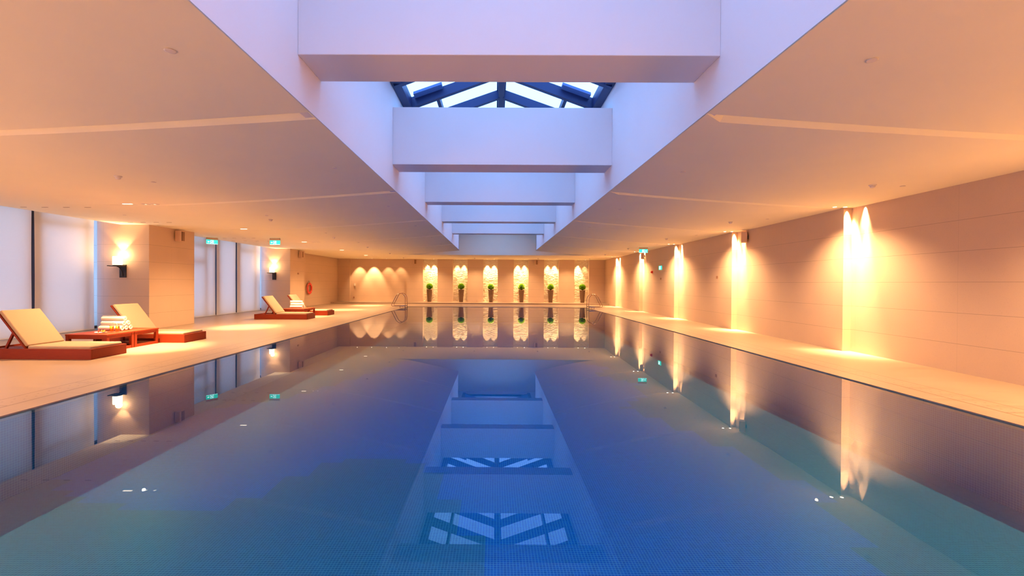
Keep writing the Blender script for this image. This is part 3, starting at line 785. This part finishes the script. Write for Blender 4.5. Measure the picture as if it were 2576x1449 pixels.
# ---------------------------------------------------------------- exit signs
def exit_sign(x, y, rz, label, flip=False):
    t = empty('exit_sign', (x, y, ZC), rz); tag(t, label, 'exit sign', 'green exit signs hung from the ceiling')
    b = MB(); b.box(-.20, .20, -.03, .03, -.085, -.004); b.build('housing', m_spk, t, bevel=.004)
    for sx in (-.18, .18):
        b = MB(); b.box(sx - .012, sx + .012, -.02, .02, -.012, .0); b.build('ceiling_bracket', m_black, t)
    k = -1 if flip else 1
    b = MB(); b.box(-.20, .20, -.010, .010, -.25, -.085); p = b.build('sign_panel', m_green, t, bevel=.002)
    def poly(bb, pts):
        va = [bb.bm.verts.new((k * u, -.0125, -.168 + v_)) for u, v_ in pts]; vb = [bb.bm.verts.new((k * u, -.0105, -.168 + v_)) for u, v_ in pts]
        bb.bm.faces.new(va); n = len(va)
        for i in range(n): bb.bm.faces.new((va[i], va[(i + 1) % n], vb[(i + 1) % n], vb[i]))
    b = MB()      # door frame and running figure
    poly(b, [(-.055, -.065), (-.045, -.065), (-.045, .06), (-.055, .06)]); poly(b, [(.045, -.065), (.055, -.065), (.055, .06), (.045, .06)]); poly(b, [(-.045, .05), (.045, .05), (.045, .06), (-.045, .06)])
    cx_, cz_ = .012, .030
    poly(b, [(cx_ + .012 * math.cos(q), cz_ + .012 * math.sin(q)) for q in [2 * PI * i / 12 for i in range(12)]])
    poly(b, [(-.002, .016), (.016, .012), (.006, -.018), (-.012, -.014)])
    poly(b, [(.0, .014), (-.026, .004), (-.030, -.012), (-.024, -.012), (-.018, .0), (.0, .004)])
    poly(b, [(.014, .010), (.034, -.004), (.030, -.010), (.010, .0)])
    poly(b, [(-.010, -.014), (.004, -.018), (.024, -.034), (.020, -.058), (.012, -.058), (.012, -.038)])
    poly(b, [(-.012, -.014), (-.002, -.018), (-.012, -.036), (-.036, -.044), (-.036, -.036), (-.020, -.030)])
    b.build('running_figure', m_white, t)
    b = MB(); poly(b, [(-.16, 0), (-.125, .030), (-.125, .010), (-.085, .010), (-.085, -.010), (-.125, -.010), (-.125, -.030)]); b.build('arrow', m_white, t)
    b = MB(); poly(b, [(-.195, -.078), (.195, -.078), (.195, -.070), (-.195, -.070)]); b.build('border_line', m_white, t)
exit_sign(-11.0, 17.1, math.radians(52), 'green exit sign hung at an angle near the blinds, leftmost')
exit_sign(-8.60, 17.2, 0, 'green exit sign facing forward, hung over the left deck')
exit_sign(6.90, 20.6, 0, 'green exit sign hung over the right deck near the wall lights', flip=True)
t = empty('wall_exit_marker', (7.768, 20.75, 2.22)); tag(t, 'small lit green marker on the right wall', 'exit sign')
b = MB(); b.box(-.03, .006, -.17, .17, -.09, .09); b.build('marker_box', m_green, t, bevel=.004)
b = MB(); b.box(-.033, -.031, -.06, .08, -.07, .07); b.build('lit_panel', m_white, t)

# ---------------------------------------------------------------- speakers
def speaker(x, y, z, rz, label):
    t = empty('wall_speaker', (x, y, z), rz); tag(t, label, 'speaker', 'small speakers high on the walls')   # faces -y locally, back at y=0
    b = MB(); b.box(-.115, .115, -.20, -.04, -.165, .165); b.build('speaker_body', m_spk, t, bevel=.012, seg=3)
    b = MB(); b.box(-.030, -.012, -.2035, -.195, -.155, .155); b.build('front_slot', m_dark, t)
    b = MB(); b.box(-.005, .105, -.206, -.198, -.15, .15); b.build('grille', m_spkd, t, bevel=.002)
    b = MB(); b.box(-.03, .03, -.04, 0, -.05, .05); b.build('wall_bracket', m_black, t)
speaker(-10.44, 14.40, 2.93, -PI / 2 + PI, 'beige speaker high on the nearer left pillar')
speaker(-10.52, 23.60, 2.93, -PI / 2 + PI, 'beige speaker high on the farther left pillar')
speaker(7.87, 13.75, 2.93, -PI / 2 - .5, 'beige speaker beside the second lit slot of the right wall')
speaker(7.87, 23.20, 2.93, -PI / 2 - .5, 'beige speaker beside the fourth lit slot of the right wall')
speaker(-5.78, YB, 2.96, 0, 'beige speaker on the back wall, left of the first niche')
speaker(2.95, YB, 2.96, 0, 'beige speaker on the back wall, right of the fourth niche')

# ---------------------------------------------------------------- small ceiling things
cov = None
def cover(x, y, label):
    global cov
    if cov is None:
        b = MB(); b.lathe([(.034, .001), (.036, -.004), (.040, -.007), (.030, -.0085), (.001, -.0085)], 28, cap=False)
        cov = b.build('ceiling_sprinkler_cover', m_trim, None, smooth=True); o = cov
    else: o = cov.copy(); COL.objects.link(o)
    o.location = (x, y, ZC); tag(o, label, 'sprinkler cover', 'flush round sprinkler covers in the ceiling')
for i, y in enumerate((3.25, 6.56, 9.86, 13.2, 16.54, 19.41, 22.2)): cover(-2.40, y, 'flush round ceiling disc beside the left edge of the skylight, %s to the camera' % ORD[i])
for i, y in enumerate((3.35, 6.70, 10.07, 13.28, 16.71, 19.90)): cover(2.83, y, 'flush round ceiling disc beside the right edge of the skylight, %s to the camera' % ORD[i])
for i, y in enumerate((7.56, 11.31, 15.26, 18.9, 22.62)): cover(-5.87, y, 'flush round ceiling disc over the left pool edge, %s to the camera' % ORD[i])
for i, (x, y) in enumerate(((6.96, 7.59), (7.05, 11.48), (6.95, 15.3), (6.95, 19.0))): cover(x, y, 'flush round ceiling disc over the right deck, %s to the camera' % ORD[i])
cover(-9.57, 11.36, 'flush round ceiling disc above the left deck, close to the first pillar')
cover(.51, 29.43, 'flush round ceiling disc in the strip behind the skylight')
det = None
def detector(x, y, label):
    global det
    if det is None:
        t = empty('smoke_detector', (x, y, ZC))
        b = MB(); b.lathe([(.055, 0), (.055, -.012), (.045, -.018)], 28); b.build('base_ring', m_trim, t, smooth=True)
        b = MB(); b.lathe([(.040, -.018), (.036, -.040), (.022, -.052)], 28); b.build('sensor_head', m_trim, t, smooth=True)
        det = t
    else: t = copy_tree(det, None, (x, y, ZC))
    tag(t, label, 'smoke detector', 'small round detectors on the ceiling')
for i, y in enumerate((7.15, 12.02, 16.73, 21.14, 25.65)): detector(-6.13, y, 'domed detector on the ceiling left of the skylight, %s to the camera' % ORD[i])
for i, y in enumerate((7.52, 12.03, 16.52, 21.25, 25.67)): detector(6.39, y, 'domed detector on the ceiling right of the skylight, %s to the camera' % ORD[i])
for i, x in enumerate((-6.23, -1.39, 2.91, 6.42)): detector(x, 30.0, 'domed detector in the lit ceiling strip before the back wall, %s from the left' % ['first', 'second', 'third', 'fourth'][i])
for i, (y, n) in enumerate(((10.2, 4), (12.75, 5), (17.2, 5), (18.4, 4))):
    t = empty('ceiling_vent', (-10.2, y, ZC)); tag(t, 'dashed slot vent in the ceiling by the blinds, %s to the camera' % ORD[i], 'ceiling vent', 'dashed slot vents near the blinds')
    for j in range(n):
        b = MB(); x = -.75 + 1.5 * j / (n - 1); b.box(x - .07, x + .07, -.012, .012, -.004, 0); b.build('vent_slot', m_slot, t)

# ---------------------------------------------------------------- small wall things
def plate(name, x0, x1, y0, y1, z0, z1, mat, label, cat):
    b = MB(); b.box(x0, x1, y0, y1, z0, z1); tag(b.build(name, mat, bevel=.003), label, cat)
plate('wall_plate', 7.730, 7.742, 15.36, 15.48, 1.66, 1.75, m_plate, 'small bronze plate on the right wall beyond the second lit slot', 'wall plate')
plate('wall_plate', 7.750, 7.770, 20.65, 20.77, 1.66, 1.75, m_plate, 'small bronze plate on the right wall below the lit green marker', 'wall plate')
plate('wall_plate', -10.52, -10.505, 23.45, 23.60, 1.86, 1.95, m_plate, 'small bronze plate on the farther pillar side, beneath its speaker', 'wall plate')
plate('wall_socket', -10.32, -10.22, YB + .135, YB + .165, .30, .42, m_plate, 'dark square socket low on the recessed back panel', 'socket')
plate('door_pull', -10.24, -10.16, YB + .10, YB + .165, 1.18, 1.38, m_china, 'small white handle on the recessed back panel edge', 'handle')
t = empty('fire_alarm_bell', (7.80, 21.95, 2.05)); tag(t, 'small red fire alarm on the right wall before the fourth lit slot', 'fire alarm')
b = MB(); b.box(-.03, .02, -.06, .06, -.06, .06); b.build('backbox', m_red, t, bevel=.004)
b = MB(); b.lathe([(.055, 0), (.05, .03), (.02, .05)], 24); o = b.build('gong', m_red, t, smooth=True); o.rotation_euler = (0, -PI / 2, 0); o.location = (-.03, 0, 0)

# ---------------------------------------------------------------- world and view
w = bpy.data.worlds.new('dusk_sky'); S.world = w; w.use_nodes = True
nt = w.node_tree; bg = nt.nodes['Background']
bg.inputs[0].default_value = (0.21, 0.42, 0.90, 1); bg.inputs[1].default_value = 3.4
S.view_settings.view_transform = 'Standard'; S.view_settings.look = 'None'; S.view_settings.gamma = 1; S.view_settings.use_curve_mapping = False
S.view_settings.exposure = 0.64
S.cycles.use_denoising = True
S.cycles.max_bounces = 7; S.cycles.diffuse_bounces = 4; S.cycles.use_adaptive_sampling = True; S.cycles.adaptive_threshold = 0.06; S.cycles.transparent_max_bounces = 12
S.cycles.sample_clamp_indirect = 6
S.cycles.caustics_reflective = False
